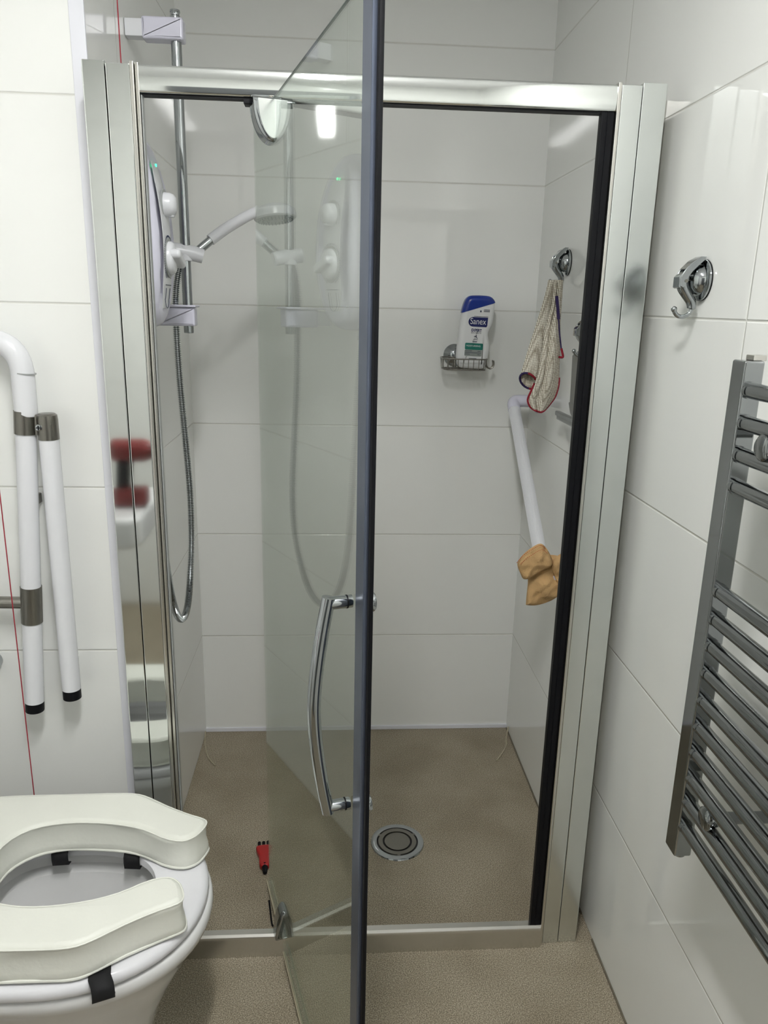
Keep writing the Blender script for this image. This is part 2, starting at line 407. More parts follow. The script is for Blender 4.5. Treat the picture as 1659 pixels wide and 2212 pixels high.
# handle
hs = .727
hd = link('handle', tube(B(), spline([gp(hs, .034, 1.089), gp(hs, .043, 1.04), gp(hs, .051, .98), gp(hs, .054, .93), gp(hs, .051, .88), gp(hs, .043, .82), gp(hs, .034, .771)], 8), .0092, 20), CHROME, t)
hd['label'] = 'chrome bow handle'
for z in (1.081, .779):
    so = link('standoff', lathe(B(), [(.0085, .0035), (.0085, .038)], gp(hs, 0, z), GN, 24), CHROME, hd)
    link('standoff_ring', lathe(B(), [(.0090, .0095), (.0090, .0115)], gp(hs, 0, z), GN, 24), BLACK, hd)
    link('rear_knob', lathe(B(), [(.007, .0012), (.007, .016), (.0135, .018), (.0135, .022), (.0115, .0245), (.004, .0255)], gp(hs+.008, 0, z), -GN, 28), CHROME, hd)

# ------------------------------------------------------------------ floor drain
dc = Vector((.622, -.593, 0))
t = thing('floor_drain', 'round chrome floor drain with two dark ring slots in shower floor', 'drain', dc)
link('outer_ring', lathe(B(), [(.057, .0005), (.058, .004), (.066, .005), (.073, .003), (.0745, .0003)], dc, (0, 0, 1), 64, False), CHROME, t)
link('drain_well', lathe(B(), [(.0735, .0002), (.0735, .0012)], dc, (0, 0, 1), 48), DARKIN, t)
link('middle_ring', lathe(B(), [(.040, .001), (.041, .0045), (.053, .0045), (.054, .001)], dc, (0, 0, 1), 64, False), STEEL, t)
link('centre_cover', lathe(B(), [(.036, .001), (.0355, .0045), (.0001, .0048)], dc, (0, 0, 1), 48, False), STEEL, t)
for k in range(3):
    a = PI/6+k*2*PI/3; bm = B(); box(bm, dc.x+.0555*math.cos(a)-.004, dc.x+.0555*math.cos(a)+.004, dc.y+.0555*math.sin(a)-.003, dc.y+.0555*math.sin(a)+.003, .001, .0042)
    link('spoke', bm, STEEL, t)

# ------------------------------------------------------------------ electric shower unit on the left shower wall
UC = Vector((0, -.768, 1.575))
t = thing('electric_shower', 'white wall mounted electric shower unit with two control knobs and green light', 'electric shower', UC)
def egg_unit(hw, zt, zb, n=48, p=2.7):
    o = []
    for k in range(n):
        a = 2*PI*k/n; c, s = math.cos(a), math.sin(a)
        h = zt if s > 0 else zb
        o.append((hw*math.copysign(abs(c)**(2/p), c)*(1-.16*max(0, s)**2), h*math.copysign(abs(s)**(2/p), s)))
    return o
bm = B(); layers = [(0.001, 0), (.03, 0), (.06, .002), (.084, .003), (.097, .008), (.1045, .017), (.106, .024)]
o = egg_unit(.091, .182, .182); rings = []
for x, d in layers:
    oo = [(a*(1-d/.088), b*(1-d*.75/.178)) for a, b in o]
    rings.append([bm.verts.new((UC.x+x*(1-.24*((b+.02)/.18)**2), UC.y+a, UC.z+b)) for a, b in oo])
for A_, D_ in zip(rings, rings[1:]):
    for k in range(48): bm.faces.new((A_[k], A_[(k+1) % 48], D_[(k+1) % 48], D_[k]))
bm.faces.new(rings[0][::-1]); bm.faces.new(rings[-1]); link('casing', bm, LILAC, t, angle=60)
def ux(v, x=.106): return x*(1-.24*((v+.02)/.18)**2)
fo = [(a*.45, b) for a, b in egg_unit(.091, .152, .160, p=3.2)]
bm = B(); fr_ = []
for k in range(25):
    v = -.140+.272*k/24; hw_ = .036*(1-max(0, abs(v)-.10)/.06*.6)
    fr_.append([Vector((ux(v)+e, UC.y+y, UC.z+v)) for y, e in ((-hw_, -.0005), (-hw_+.002, .0010), (-hw_*.3, .0024), (hw_*.3, .0024), (hw_-.002, .0010), (hw_, -.0005))])
R_ = [[bm.verts.new(p) for p in r] for r in fr_]
for A_, D_ in zip(R_, R_[1:]):
    for k in range(5): bm.faces.new((A_[k], A_[k+1], D_[k+1], D_[k]))
link('front_fascia', bm, WHITE, t)
for z, r, nm in ((1.632, .027, 'temperature_knob'), (1.532, .036, 'power_dial')):
    X = ux(z-UC.z)+.001
    rg = link('dial_surround', lathe(B(), [(r+.002, X), (r+.002, X+.0030), (r-.0035, X+.0030)], (0, UC.y, z), (1, 0, 0), 40, False), GREYT, t)
    if r < .03:
        kb = link(nm, lathe(B(), [(r-.004, X), (r-.005, X+.014), (r-.008, X+.021), (r-.014, X+.025), (.001, X+.026)], (0, UC.y, z), (1, 0, 0), 40, False), WHITE, t)
        bm = B(); pillow(bm, rrect(-.012, .026, -.006, .006, .005), .014, .004, lambda u, v, q, z=z: Vector((X+.014+q, UC.y+v, z-u+.002)))
    else:
        kb = link(nm, lathe(B(), [(r-.004, X), (r-.004, X+.008), (r-.008, X+.013), (r-.014, X+.015), (.001, X+.016)], (0, UC.y, z), (1, 0, 0), 40, False), WHITE, t)
        bm = B(); pillow(bm, rrect(-.030, .034, -.0095, .0095, .008), .026, .006, lambda u, v, q, z=z: Vector((X+.016+q, UC.y+u*math.cos(.35)+v*math.sin(.35), z-u*math.sin(.35)+v*math.cos(.35))))
    link('grip', bm, WHITE, kb)
for k in range(48):
    bm = B()
    a = -PI/2-.85*PI+k/47*1.7*PI
    y, z = math.cos(a+PI), math.sin(a+PI)
    X0_, X1_ = ux(1.532-UC.z+z*.0395)+.0030, ux(1.532-UC.z+z*.0435)+.0026
    tube(bm, [(X0_, UC.y+y*.0395, 1.532+z*.0395), (X1_, UC.y+y*.0435, 1.532+z*.0435)], .0005, 4)
    link('scale_mark', bm, INK, t)
X = ux(1.703-UC.z)
link('power_light', lathe(B(), [(.0030, X), (.0026, X+.0042), (.0001, X+.0046)], (0, UC.y, 1.703), (1, 0, 0), 16), LEDM, t)
Z = lambda z, e=.0028: ux(z-UC.z)+e
bm = B(); tube(bm, [(Z(1.480), UC.y-.024, 1.480), (Z(1.480), UC.y+.024, 1.480)], .0008, 6); link('panel_line', bm, INK, t)
bm = B(); tube(bm, [(Z(1.474), UC.y-.017, 1.474), (Z(1.455), UC.y-.017, 1.455)]+[(Z(1.450), UC.y-.017*math.cos(k*PI/8), 1.452-.017*math.sin(k*PI/8)) for k in range(9)]+[(Z(1.455), UC.y+.017, 1.455), (Z(1.474), UC.y+.017, 1.474)], .0006, 6)
link('button_outline', bm, INK, t)
link('hose_outlet', lathe(B(), [(.011, 0), (.011, .03)], (.045, -.80, 1.375), (0, 0, 1), 20), CHROME, t)

# riser rail, brackets, hose, handset
RX, RY = .103, -.56
t = thing('riser_rail', 'chrome vertical riser rail with white end brackets on the left shower wall', 'rail', (RX, RY, 1.38))
link('pole', lathe(B(), [(.0105, 1.378), (.0112, 1.380), (.0112, 2.024), (.0095, 2.026), (.0095, 2.030), (.011, 2.032), (.0105, 2.036)], (RX, RY, 0), (0, 0, 1), 24), CHROME, t)
for z, nm in ((1.998, 'top_bracket'), (1.415, 'bottom_bracket')):
    hb = .021
    bm = B(); pillow(bm, rrect(.036, RX+.018, z-hb, z+hb, .004), .038, .005, lambda u, v, q: Vector((u, RY+q, v))); bo_ = link(nm, bm, LILAC, t)
    link('wall_stub', box(B(), .0005, .037, RY-.015, RY+.015, z-hb*.8, z+hb*.8, .002), WHITE, bo_)
bm = B(); box(bm, .02, RX+.022, RY-.026, RY+.03, 1.436, 1.441, .002); link('bracket_lip', bm, LILAC, t)
sl = link('handset_holder', tube(B(), [(RX-.028, RY-.006, 1.560), (RX+.02, RY+.002, 1.553), (RX+.038, RY+.006, 1.548)], [.017, .017, .0155], 28), WHITE, t)
bm = B(); lathe(bm, [(.016, -.016), (.0175, -.013), (.0175, .013), (.016, .016)], (RX, RY, 1.553), (0, 0, 1), 24); link('holder_collar', bm, WHITE, sl)

t = thing('shower_handset', 'white shower handset with round head resting in the riser rail holder', 'shower head', (.14, -.535, 1.57))
link('neck', tube(B(), [(.128, -.545, 1.560), (.158, -.535, 1.586)], .0098, 20), CHROME, t)
link('handle', tube(B(), spline([(.156, -.536, 1.585), (.19, -.52, 1.612), (.232, -.498, 1.640), (.262, -.485, 1.656)], 6), [.0125]*6+[.0122]*6+[.0118]*6+[.014], 20), WHITE, t)
hc = Vector((.298, -.472, 1.655)); hax = Vector((.12, -.12, -1)).normalized()
hh = link('head', lathe(B(), [(.01, -.02), (.034, -.014), (.048, -.004), (.05, .004), (.05, .013), (.047, .016)], hc, hax, 48), WHITE, t)
bm = B(); lathe(bm, [(.045, .0155), (.044, .018), (.001, .0185)], hc, hax, 40)
link('spray_face', bm, GREYT, hh)
bm = B(); u = hax.orthogonal().normalized(); v = hax.cross(u)
for R_, n_ in ((.04, 30), (.03, 22), (.02, 14)):
    for k in range(n_):
        a = 2*PI*k/n_; p = hc+u*R_*math.cos(a)+v*R_*math.sin(a); lathe(bm, [(.001, .018), (.0008, .0205)], p, hax, 5)
n_ = link('nozzles', bm, INK, hh)

HP = spline([(.045, -.80, 1.372), (.055, -.80, 1.25), (.066, -.80, 1.05), (.074, -.795, .90), (.078, -.77, .80), (.08, -.72, .735), (.082, -.665, .715), (.082, -.61, .735), (.08, -.56, .79), (.080, -.525, .87), (.080, -.516, .98), (.076, -.522, 1.12), (.070, -.526, 1.26), (.068, -.527, 1.38), (.073, -.540, 1.46), (.085, -.548, 1.52), (.10, -.552, 1.545)], 40)
# resample at fixed pitch
def resample(P, d):
    out = [P[0]]; acc = 0
    for a, b in zip(P, P[1:]):
        L = (b-a).length; s = d-acc
        while s <= L: out.append(a+(b-a)*(s/L)); s += d
        acc = (acc+L) % d if L+acc >= d else acc+L
    return out
HR = resample(HP, .00108); rad = [(.0084, .0084, .0056, .0056)[i % 4] for i in range(len(HR))]
hm = B(); tube(hm, HR, rad, 12)
ho = link('shower_hose', hm, CHROME, None, angle=25)
tag(ho, 'chrome corrugated hose looping from electric shower down and up to handset', 'hose')

# red pull cords
tag(link('pull_cord', tube(B(), [(.045, -.80, H), (.045, -.80, 1.80)], .0011, 8), CORD), 'thin red pull cord hanging behind top of left shower post', 'pull cord')
tag(link('pull_cord', tube(B(), [(-.172, -1.0, H), (-.172, -1.0, .40)], .0011, 8), CORD), 'thin red pull cord hanging in front of the white drop down rail', 'pull cord')

# ------------------------------------------------------------------ suction hooks on the right wall
def make_hook(cy, cz, label):
    t = thing('suction_hook', label, 'hook', (W, cy, cz), 'chrome suction hooks on the right wall')
    c = Vector((W, cy, cz))
    link('suction_pad', lathe(B(), [(.0335, .0004), (.034, .0015), (.032, .0035)], c, (-1, 0, 0), 40), BLACK, t)
    d = link('dome', lathe(B(), [(.0335, .0028), (.0335, .0055), (.030, .0075), (.0255, .0085), (.0245, .012), (.0215, .018), (.015, .0235), (.007, .026), (.0002, .0265)], c, (-1, 0, 0), 48, False), CHROME, t)
    F = lambda out_, y, z: Vector((W-out_, cy+y, cz+z))
    # lever arm: two cheeks and a cap
    bm = B()
    prof = [(.006, .0375), (.014, .037), (.026, .030), (.038, .017), (.046, .004), (.046, -.010), (.040, -.013), (.036, -.010), (.034, .002), (.026, .014), (.016, .024), (.007, .033)]
    pillow(bm, prof, .005, .001, lambda u, v, q: F(u, .011+q, v), 2)
    pillow(bm, prof, .005, .001, lambda u, v, q: F(u, -.011+q, v), 2)
    pillow(bm, [(.006, .0378), (.014, .0375), (.026, .0305), (.0385, .0172), (.037, .0150), (.025, .0275), (.014, .034), (.006, .0352)], .024, .0008, lambda u, v, q: F(u, q, v), 2)
    pillow(bm, [(.040, .012), (.0475, .004), (.0475, -.012), (.0435, -.014), (.042, .002)], .024, .0012, lambda u, v, q: F(u, q, v), 2)
    link('lever', bm, CHROME, t)
    bm = B(); tube(bm, [F(.036, -.0145, -.002), F(.036, .0145, -.002)], .0028, 12); link('hinge_pin', bm, STEEL, t)
    bm = B()
    pts = spline([F(.037, 0, -.004), F(.034, 0, -.013), F(.026, 0, -.024), F(.018, 0, -.035), F(.0155, 0, -.046), F(.019, 0, -.055), F(.028, 0, -.060), F(.037, 0, -.059), F(.043, 0, -.054), F(.0455, 0, -.048)], 5)
    n = len(pts); rr_ = [.0075*(1-i/n)+.0032 if i < n*.45 else .0037 for i in range(n)]
    T_, N_ = frames(pts)
    tube(bm, pts, rr_, 14); bmesh.ops.create_uvsphere(bm, u_segments=14, v_segments=10, radius=.0052, matrix=Matrix.Translation(F(.0455, 0, -.048)))
    link('hook_arm', bm, CHROME, t)
    return t
hk = make_hook(-1.093, 1.503, 'chrome suction hook, empty, on the wall right of the shower frame')
dup(hk, (W, -.300, 1.570), 'chrome suction hook holding the cream mesh mitt')
dup(hk, (W, -.560, 1.402), 'chrome suction hook mostly hidden behind black seal, above grey squeegee')

# ------------------------------------------------------------------ squeegee
t = thing('squeegee', 'grey plastic squeegee hanging on the right shower wall, partly behind the black seal', 'squeegee', (W-.02, -.56, 1.18))
bm = B(); o = rrect(-.60, -.503, 1.215, 1.342, .004); pillow(bm, [(a+(.0 if b > 1.3 else -.012), b) for a, b in o], .006, .002, lambda u, v, q: Vector((W-.028+q, u, v))); link('handle_plate', bm, GREYP, t)
bm = B(); pillow(bm, [(-.60, 1.225), (-.512, 1.225), (-.53, 1.20), (-.56, 1.186), (-.61, 1.186)], .008, .002, lambda u, v, q: Vector((W-.029+q, u, v))); link('neck', bm, GREYP, t)
bm = B(); box(bm, W-.036, W-.022, -.70, -.412, 1.179, 1.190, .002); link('blade_holder', bm, GREYP, t)
bm = B(); box(bm, W-.031, W-.027, -.70, -.412, 1.168, 1.180, .0005); link('rubber_blade', bm, GREYT, t)
bm = B(); tube(bm, spline([(W-.030, -.555, 1.34), (W-.034, -.556, 1.352), (W-.036, -.558, 1.345)], 5), .0025, 8); link('hanging_loop', bm, GREYP, t)

# ------------------------------------------------------------------ mesh mitt
t = thing('bath_mitt', 'cream mesh exfoliating mitt with red and purple binding hanging from suction hook', 'mitt', (1.01, -.385, 1.525))
def loft(bm, rows, closed=False):
    R = [[bm.verts.new(p) for p in r] for r in rows]; n = len(rows[0])
    for A_, D_ in zip(R, R[1:]):
        for k in range(n if closed else n-1): bm.faces.new((A_[k], A_[(k+1) % n], D_[(k+1) % n], D_[k]))
def lerp(P, t_):
    P = [Vector(p) for p in P]; x = t_*(len(P)-1); i = min(int(x), len(P)-2); f = x-i
    g = lambda j: P[max(0, min(len(P)-1, j))]
    a, b, c, d = g(i-1), g(i), g(i+1), g(i+2)
    return .5*((2*b)+(c-a)*f+(2*a-5*b+4*c-d)*f*f+(3*b-a-3*c+d)*f**3)
AL = [(.998, -.37, 1.522), (.989, -.37, 1.482), (.974, -.37, 1.423), (.960, -.37, 1.363), (.946, -.37, 1.303), (.937, -.37, 1.266)]
AR = [(1.003, -.39, 1.522), (1.003, -.39, 1.482), (.996, -.39, 1.424), (.983, -.395, 1.365), (.979, -.40, 1.306), (.971, -.40, 1.262)]
bm = B(); rows = []
dz = {0: 0}
for i in range(21):
    s = i/20; a = lerp(AL, s); b = lerp(AR, s); c = (a+b)/2; hw = (b-a).length/2+.0005; row = []
    for k in range(24):
        th = 2*PI*k/24; du = math.cos(th); dv = math.sin(th)
        p = c+Vector((du*hw, dv*.014*(.3+.7*s), 0)); p.z += (-.5*du-.02)*.018*s*s*1.2+dv*.020*s**3*(1 if dv < 0 else .9)*(-1)
        row.append(p)
    rows.append(row)
loft(bm, rows, True); loopA = [Vector(v) for v in rows[-1]]
BL = [(1.000, -.395, 1.522), (.998, -.395, 1.459), (.984, -.400, 1.4), (.978, -.408, 1.342), (.970, -.412, 1.282), (.958, -.412, 1.245), (.951, -.405, 1.218), (.958, -.405, 1.200), (.968, -.405, 1.192)]
BR = [(1.021, -.40, 1.522), (1.022, -.40, 1.459), (1.023, -.40, 1.401), (1.028, -.40, 1.342), (1.030, -.40, 1.295), (1.032, -.40, 1.259), (1.026, -.40, 1.228), (1.015, -.40, 1.209), (1.002, -.40, 1.192)]
rows = []
for i in range(33):
    s = i/32; a = lerp(BL, s); b = lerp(BR, s); row = []
    for k in range(17):
        f = k/16; p = a*(1-f)+b*f
        p.y -= math.sin(PI*f)*.018*(1-abs(s-.5)*.8)-math.exp(-((f-.33)/.09)**2)*.012
        p.z -= math.sin(PI*f)*.006*s
        row.append(p)
    rows.append(row)
loft(bm, rows); loopB = [r[0] for r in rows[18:]]+rows[-1]+[r[-1] for r in rows[18:]][::-1]
rows = []
for i in range(17):
    s = i/16; a = lerp([(1.005, -.378, 1.52), (1.008, -.378, 1.425), (1.016, -.378, 1.367), (1.024, -.378, 1.331)], s); b = lerp([(1.022, -.372, 1.52), (1.030, -.372, 1.425), (1.034, -.372, 1.367), (1.0365, -.372, 1.332)], s)
    rows.append([a*(1-k/6)+b*(k/6)+Vector((0, -.005*math.sin(PI*k/6), 0)) for k in range(7)])
loft(bm, rows)
cl = link('cloth', bm, KNIT, t, angle=80)
sm = cl.modifiers.new('thick', 'SOLIDIFY'); sm.thickness = .0022; sm.offset = 0
bm = B(); half = loopA
tube(bm, [loopA[k % 24] for k in range(-7, 6)], .0030, 8); link('red_binding', bm, REDB, t)
bm = B(); tube(bm, loopB, .0030, 8); link('red_binding', bm, REDB, t)
bm = B(); tube(bm, [loopA[k] for k in range(5, 18)], .0030, 8); link('purple_binding', bm, PURB, t)
bm = B(); tube(bm, spline([(1.003, -.418, 1.482), (1.007, -.421, 1.455), (1.012, -.421, 1.425)], 6), .0042, 8); tube(bm, spline([(1.012, -.421, 1.425), (1.019, -.415, 1.39), (1.028, -.410, 1.352)], 6), .002, 8); link('purple_binding', bm, PURB, t)
bm = B(); tube(bm, spline([(1.028, -.411, 1.352), (1.034, -.411, 1.333), (1.032, -.411, 1.329), (1.023, -.411, 1.330)], 6), .0030, 8); link('red_binding', bm, REDB, t)

# ------------------------------------------------------------------ angled grab rail and cloth
t = thing('angled_grab_rail', 'white ribbed grab rail slanting down the right shower wall', 'grab rail', (.981, -.11, 1.17))
EL = Vector((.981, -.108, 1.178)); LO = Vector((.981, -.575, .7925)); dr = (LO-EL).normalized()
gt = link('tube', tube(B(), [EL+dr*.03, LO], .0168, 32), WHITE, t)
bm = B()
for k in range(28):
    a = 2*PI*k/28; T1 = Vector((1, 0, 0)); T2 = dr.cross(T1)
    o1 = (T1*math.cos(a)+T2*math.sin(a))*.0168; tube(bm, [EL+dr*.034+o1, LO+o1], .0006, 4)
link('grip_ribs', bm, WHITE, gt)
el = link('elbow', tube(B(), arc([EL+dr*.036, EL, EL+Vector((W-.002-.981, 0, 0))], .02, 8), .0185, 32), LILAC, t)
link('wall_flange', lathe(B(), [(.036, .0005), (.036, .006), (.02, .012)], (W, EL.y, EL.z), (-1, 0, 0), 40), LILAC, t)
link('elbow', tube(B(), arc([LO-dr*.01, LO+dr*.012, (W-.001, LO.y-.01, LO.z-.01)], .02, 8), .0185, 32), LILAC, t)

t = thing('wash_cloth', 'orange cloth with red stitched hem draped over the slanting grab rail', 'cloth', (.981, -.54, .80))
def puff(pts, y, th, seed):
    bm = B(); o = cs2(pts, 5)
    if area(o) < 0: o = o[::-1]
    cx = sum(p[0] for p in o)/len(o); cz = sum(p[1] for p in o)/len(o); N_ = 9
    for sgn in (1, -1):
        rings = []
        for i in range(N_):
            f = 1-i/N_
            ring = []
            for (a, b) in o:
                x = cx+(a-cx)*f; z = cz+(b-cz)*f; q = Vector((x*22, z*22, seed))
                e = (1-f*f)**.5 if f < 1 else 0
                yy = y-sgn*(th*.5*e+(.009*noise.noise(q)+.007*noise.noise(q*2.6))*min(1, e*2)*(1 if sgn > 0 else .2))
                ring.append(bm.verts.new((x, yy, z)))
            rings.append(ring)
        for A_, D_ in zip(rings, rings[1:]):
            m = len(o)
            for k in range(m): bm.faces.new((A_[k], A_[(k+1) % m], D_[(k+1) % m], D_[k]))
        bm.faces.new(rings[-1])
    bmesh.ops.remove_doubles(bm, verts=bm.verts, dist=.0002)
    return bm
flap = [(0.901, 0.831), (0.913, 0.854), (0.935, 0.874), (0.956, 0.884), (0.972, 0.872), (0.988, 0.845), (0.99, 0.827), (0.958, 0.807), (0.936, 0.792), (0.92, 0.79), (0.911, 0.804)]
body = [(0.937, 0.819), (0.937, 0.77), (0.936, 0.719), (0.94, 0.711), (0.968, 0.711), (1.005, 0.725), (1.021, 0.744), (1.028, 0.790), (1.014, 0.842), (0.964, 0.844)]
right = [(0.99, 0.827), (1.0, 0.848), (1.021, 0.857), (1.032, 0.833), (1.037, 0.778), (1.023, 0.759), (1.003, 0.79)]
link('front_fold', puff(flap, -.612, .034, 3), ORANGE, t, angle=80)
link('hanging_fold', puff(body, -.592, .036, 8), ORANGE, t, angle=80)
link('side_fold', puff(right, -.608, .026, 13), ORANGE, t, angle=80)
bm = B(); hem = spline([(0.898, -0.618, 0.835), (0.91, -0.624, 0.855), (0.932, -0.627, 0.874), (0.952, -0.627, 0.884), (0.967, -0.624, 0.873)], 12)
for a, b in list(zip(hem, hem[1:]))[::2]: tube(bm, [a, b], .0009, 6)
hem2 = [p+Vector((.004, -.004, -.010)) for p in hem[6:]]
for a, b in list(zip(hem2, hem2[1:]))[::2]: tube(bm, [a, b], .0007, 6)
link('hem_stitching', bm, STITCH, t)

# ------------------------------------------------------------------ wire soap basket with bottle
t = thing('wire_soap_basket', 'chrome wire soap basket on suction cup on back shower wall', 'soap basket', (.83, -.06, 1.268))
def loopr(z, y0, y1, x0, x1, r=.02): return [(a, b, z) for a, b in rrect(x0, x1, y0, y1, r)]
X0, X1, Y0, Y1 = .764, .897, -.118, -.022
bm = B(); tube(bm, loopr(1.300, Y0, Y1, X0, X1), .0021, 8, True); tube(bm, loopr(1.268, Y0+.004, Y1-.004, X0+.004, X1-.004), .0018, 8, True)
link('rim', bm, STEEL, t)
bm = B()
for k in range(8):
    x = X0+.012+k*(X1-X0-.024)/7; tube(bm, [(x, Y0, 1.300), (x, Y0+.004, 1.268), (x, Y1-.004, 1.268), (x, Y1, 1.300)], .0012, 6)
for y in (-.095, -.07, -.045):
    tube(bm, [(X0, y, 1.300), (X0+.004, y, 1.268), (X1-.004, y, 1.268), (X1, y, 1.300)], .0012, 6)
link('wire_grid', bm, STEEL, t)
for dy in (0, -.018):
    link('side_hook', tube(B(), spline([(X1-.002, -.075+dy, 1.296), (X1+.001, -.075+dy, 1.28), (X1+.010, -.075+dy, 1.272), (X1+.019, -.075+dy, 1.275), (X1+.023, -.075+dy, 1.285), (X1+.021, -.075+dy, 1.296)], 5), .0021, 8), STEEL, t)
link('suction_cup', lathe(B(), [(.034, .0004), (.034, .005), (.028, .011), (.02, .02), (.012, .023), (.001, .024)], (.812, 0, 1.305), (0, -1, 0), 40), CHROME, t)
link('arm', tube(B(), [(.812, -.018, 1.292), (.812, -.024, 1.280), (.812, -.03, 1.268)], .004, 8), STEEL, t)

t = thing('shower_gel_bottle', 'white shower gel bottle with slanted blue cap standing in the wire soap basket', 'bottle', (.855, -.068, 1.271))
BO = Vector((.857, -.072, 1.2706)); SC = 1/9000; tilt = 0.035
def bf(u, v, q): return BO+Vector(((u)*math.cos(tilt)+v*math.sin(tilt), q, v*math.cos(tilt)-u*math.sin(tilt)))
bp_ = [(70, 1750), (85, 1350), (105, 950), (125, 650), (150, 500), (185, 360), (240, 262), (330, 205), (470, 188), (640, 182), (790, 188), (880, 218), (945, 275), (985, 350), (992, 500), (985, 740), (965, 900), (925, 1010), (888, 1090), (880, 1180), (905, 1290), (935, 1400), (942, 1560), (925, 1800), (890, 1960), (830, 2070), (720, 2095), (300, 2095), (180, 2070), (105, 1960)]
bo = [((x-535)*SC, (2095-y)*SC) for x, y in bp_]
body_ = link('body', pillow(B(), cs2(bo, 4), .044, .015, lambda u, v, q: bf(u, v, q), 7), BOTW, t, angle=60)
bm = pillow(B(), [(a*1.035, (b-.10)*1.012+.10) for a, b in cs2(bo, 4)], .0465, .015, lambda u, v, q: bf(u, v, q), 7)
pa = ((122-535)*SC, (2095-642)*SC); pb = ((990-535)*SC, (2095-342)*SC)
P0 = bf(pa[0], pa[1], 0); nn = bf(-(pb[1]-pa[1]), pb[0]-pa[0], 0)-BO
r_ = bmesh.ops.bisect_plane(bm, geom=bm.verts[:]+bm.edges[:]+bm.faces[:], plane_co=P0, plane_no=nn, clear_inner=True, clear_outer=False)
bmesh.ops.contextual_create(bm, geom=[e for e in r_['geom_cut'] if isinstance(e, bmesh.types.BMEdge)])
link('cap', bm, BLUE, t, angle=60)
YQ = -.0223
def lf(u, v, q): return bf(u, v, YQ-q)
def pcrop(x, y): return ((x-535)*SC, (2095-y)*SC)
def badge(name, x0, x1, y0, y1, r, m, off=0.0):
    (u0, v0), (u1, v1) = pcrop(x0, y1), pcrop(x1, y0)
    return link(name, pillow(B(), rrect(u0, u1, v0, v1, r), .0004, .0001, lambda u, v, q: bf(u, v, YQ-off+q), 2), m, t)
(u0, v0), (u1, v1) = pcrop(300, 985), pcrop(820, 735)
hw = (v1-v0)/2; o = [(u1-.003, v0), (u1-.0005, v0+.004), (u1, v1), (u0+hw, v1)]+[(u0+hw-hw*math.sin(k*PI/10), v0+hw+hw*math.cos(k*PI/10)) for k in range(1, 10)]+[(u0+hw, v0)]
bd = link('brand_badge', pillow(B(), o, .0004, .0001, lambda u, v, q: bf(u, v, YQ+q), 2), NAVY, t)
def ptext(nm, s, x, y, size, m, sx=1, bold=0, off=.0003):
    cu, cv = pcrop(x, y)
    return text(nm, s, size, lambda u, v, q: bf(cu+u, cv+v, YQ-off-q*.3), m, t, sx, bold)
ptext('brand_lettering', 'Sanex', 560, 850, .0255, BOTW, .80, 0)
ptext('range_lettering', 'EXPERT', 535, 1080, .0112, NAVY, .80, .0004)
ptext('range_subtitle', 'SKIN HEALTH', 530, 1147, .0060, INK, .83)
badge('green_panel', 262, 745, 1415, 1590, .003, GREEN)
badge('grey_panel', 262, 728, 1592, 1760, .003, LGREY)
ptext('variant_lettering', 'MOISTURISING', 490, 1490, .0068, BOTW, .95)
for (x0, x1, y) in ((275, 460, 1625), (275, 410, 1710), (610, 690, 1625), (610, 680, 1710), (275, 700, 1668), (390, 600, 1818), (690, 850, 535), (690, 850, 560), (690, 850, 582), (440, 820, 715), (450, 580, 1365), (460, 570, 1385)):
    (a, b), (c, d) = pcrop(x0, y+6), pcrop(x1, y-6)
    bm = B(); vs = [bm.verts.new(bf(p, q, YQ-.0005)) for p, q in ((a, b), (c, b), (c, d), (a, d))]; bm.faces.new(vs)
    link('small_print', bm, INK, t, smooth=False)
bm = B()
o = [pcrop(*p) for p in ((470, 1250), (500, 1225), (530, 1235), (540, 1200), (560, 1215), (550, 1240), (585, 1290), (590, 1310), (560, 1280), (535, 1255), (500, 1245))]
pillow(bm, o, .0003, .00005, lambda u, v, q: bf(u, v, YQ-.0002+q), 1)
link('emblem', bm, INK, t); bm = B()
o = [pcrop(*p) for p in ((455, 1335), (490, 1308), (530, 1300), (580, 1315), (585, 1330), (530, 1314), (490, 1322))]
pillow(bm, o, .0003, .00005, lambda u, v, q: bf(u, v, YQ-.0002+q), 1)
link('emblem', bm, INK, t); bm = B()
o = [pcrop(*p) for p in ((585, 585), (600, 550), (625, 560), (632, 590), (610, 615))]
pillow(bm, o, .0003, .00005, lambda u, v, q: bf(u, v, YQ-.0002+q), 1)
link('emblem', bm, INK, t)

# ------------------------------------------------------------------ red tool on the shower floor
t = thing('red_connector', 'small red object with three black prongs lying on shower floor behind glass door', 'tool', (.262, -.63, 0))
axd = Vector((.262-.250, -.700+.600, 0)).normalized(); sd = Vector((-axd.y, axd.x, 0))
def rf(u, v, q): return Vector((.2535, -.612, .010))+axd*v+sd*u*-1+Vector((0, 0, q))
link('grip', pillow(B(), cs2([(-.018, 0), (.018, 0), (.019, .02), (.014, .04), (.014, .065), (.009, .078), (-.009, .078), (-.013, .065), (-.013, .04), (-.018, .02)], 4), .018, .005, rf), REDP, t)
for u in (-.012, 0, .012):
    link('prong', tube(B(), [rf(u, .002, 0), rf(u, -.020, 0)], .0045, 10), BLACK, t)
link('black_end', tube(B(), [rf(0, .07, 0), rf(.0, .098, -.001)], [.010, .005], 12), BLACK, t)
tag(link('hair_grip', tube(B(), spline([(.283, -.80, .004), (.289, -.835, .003), (.296, -.875, .004), (.302, -.885, .006)], 6), .0022, 8), BLACK), 'thin black clip lying beside the lower door pivot', 'clip')
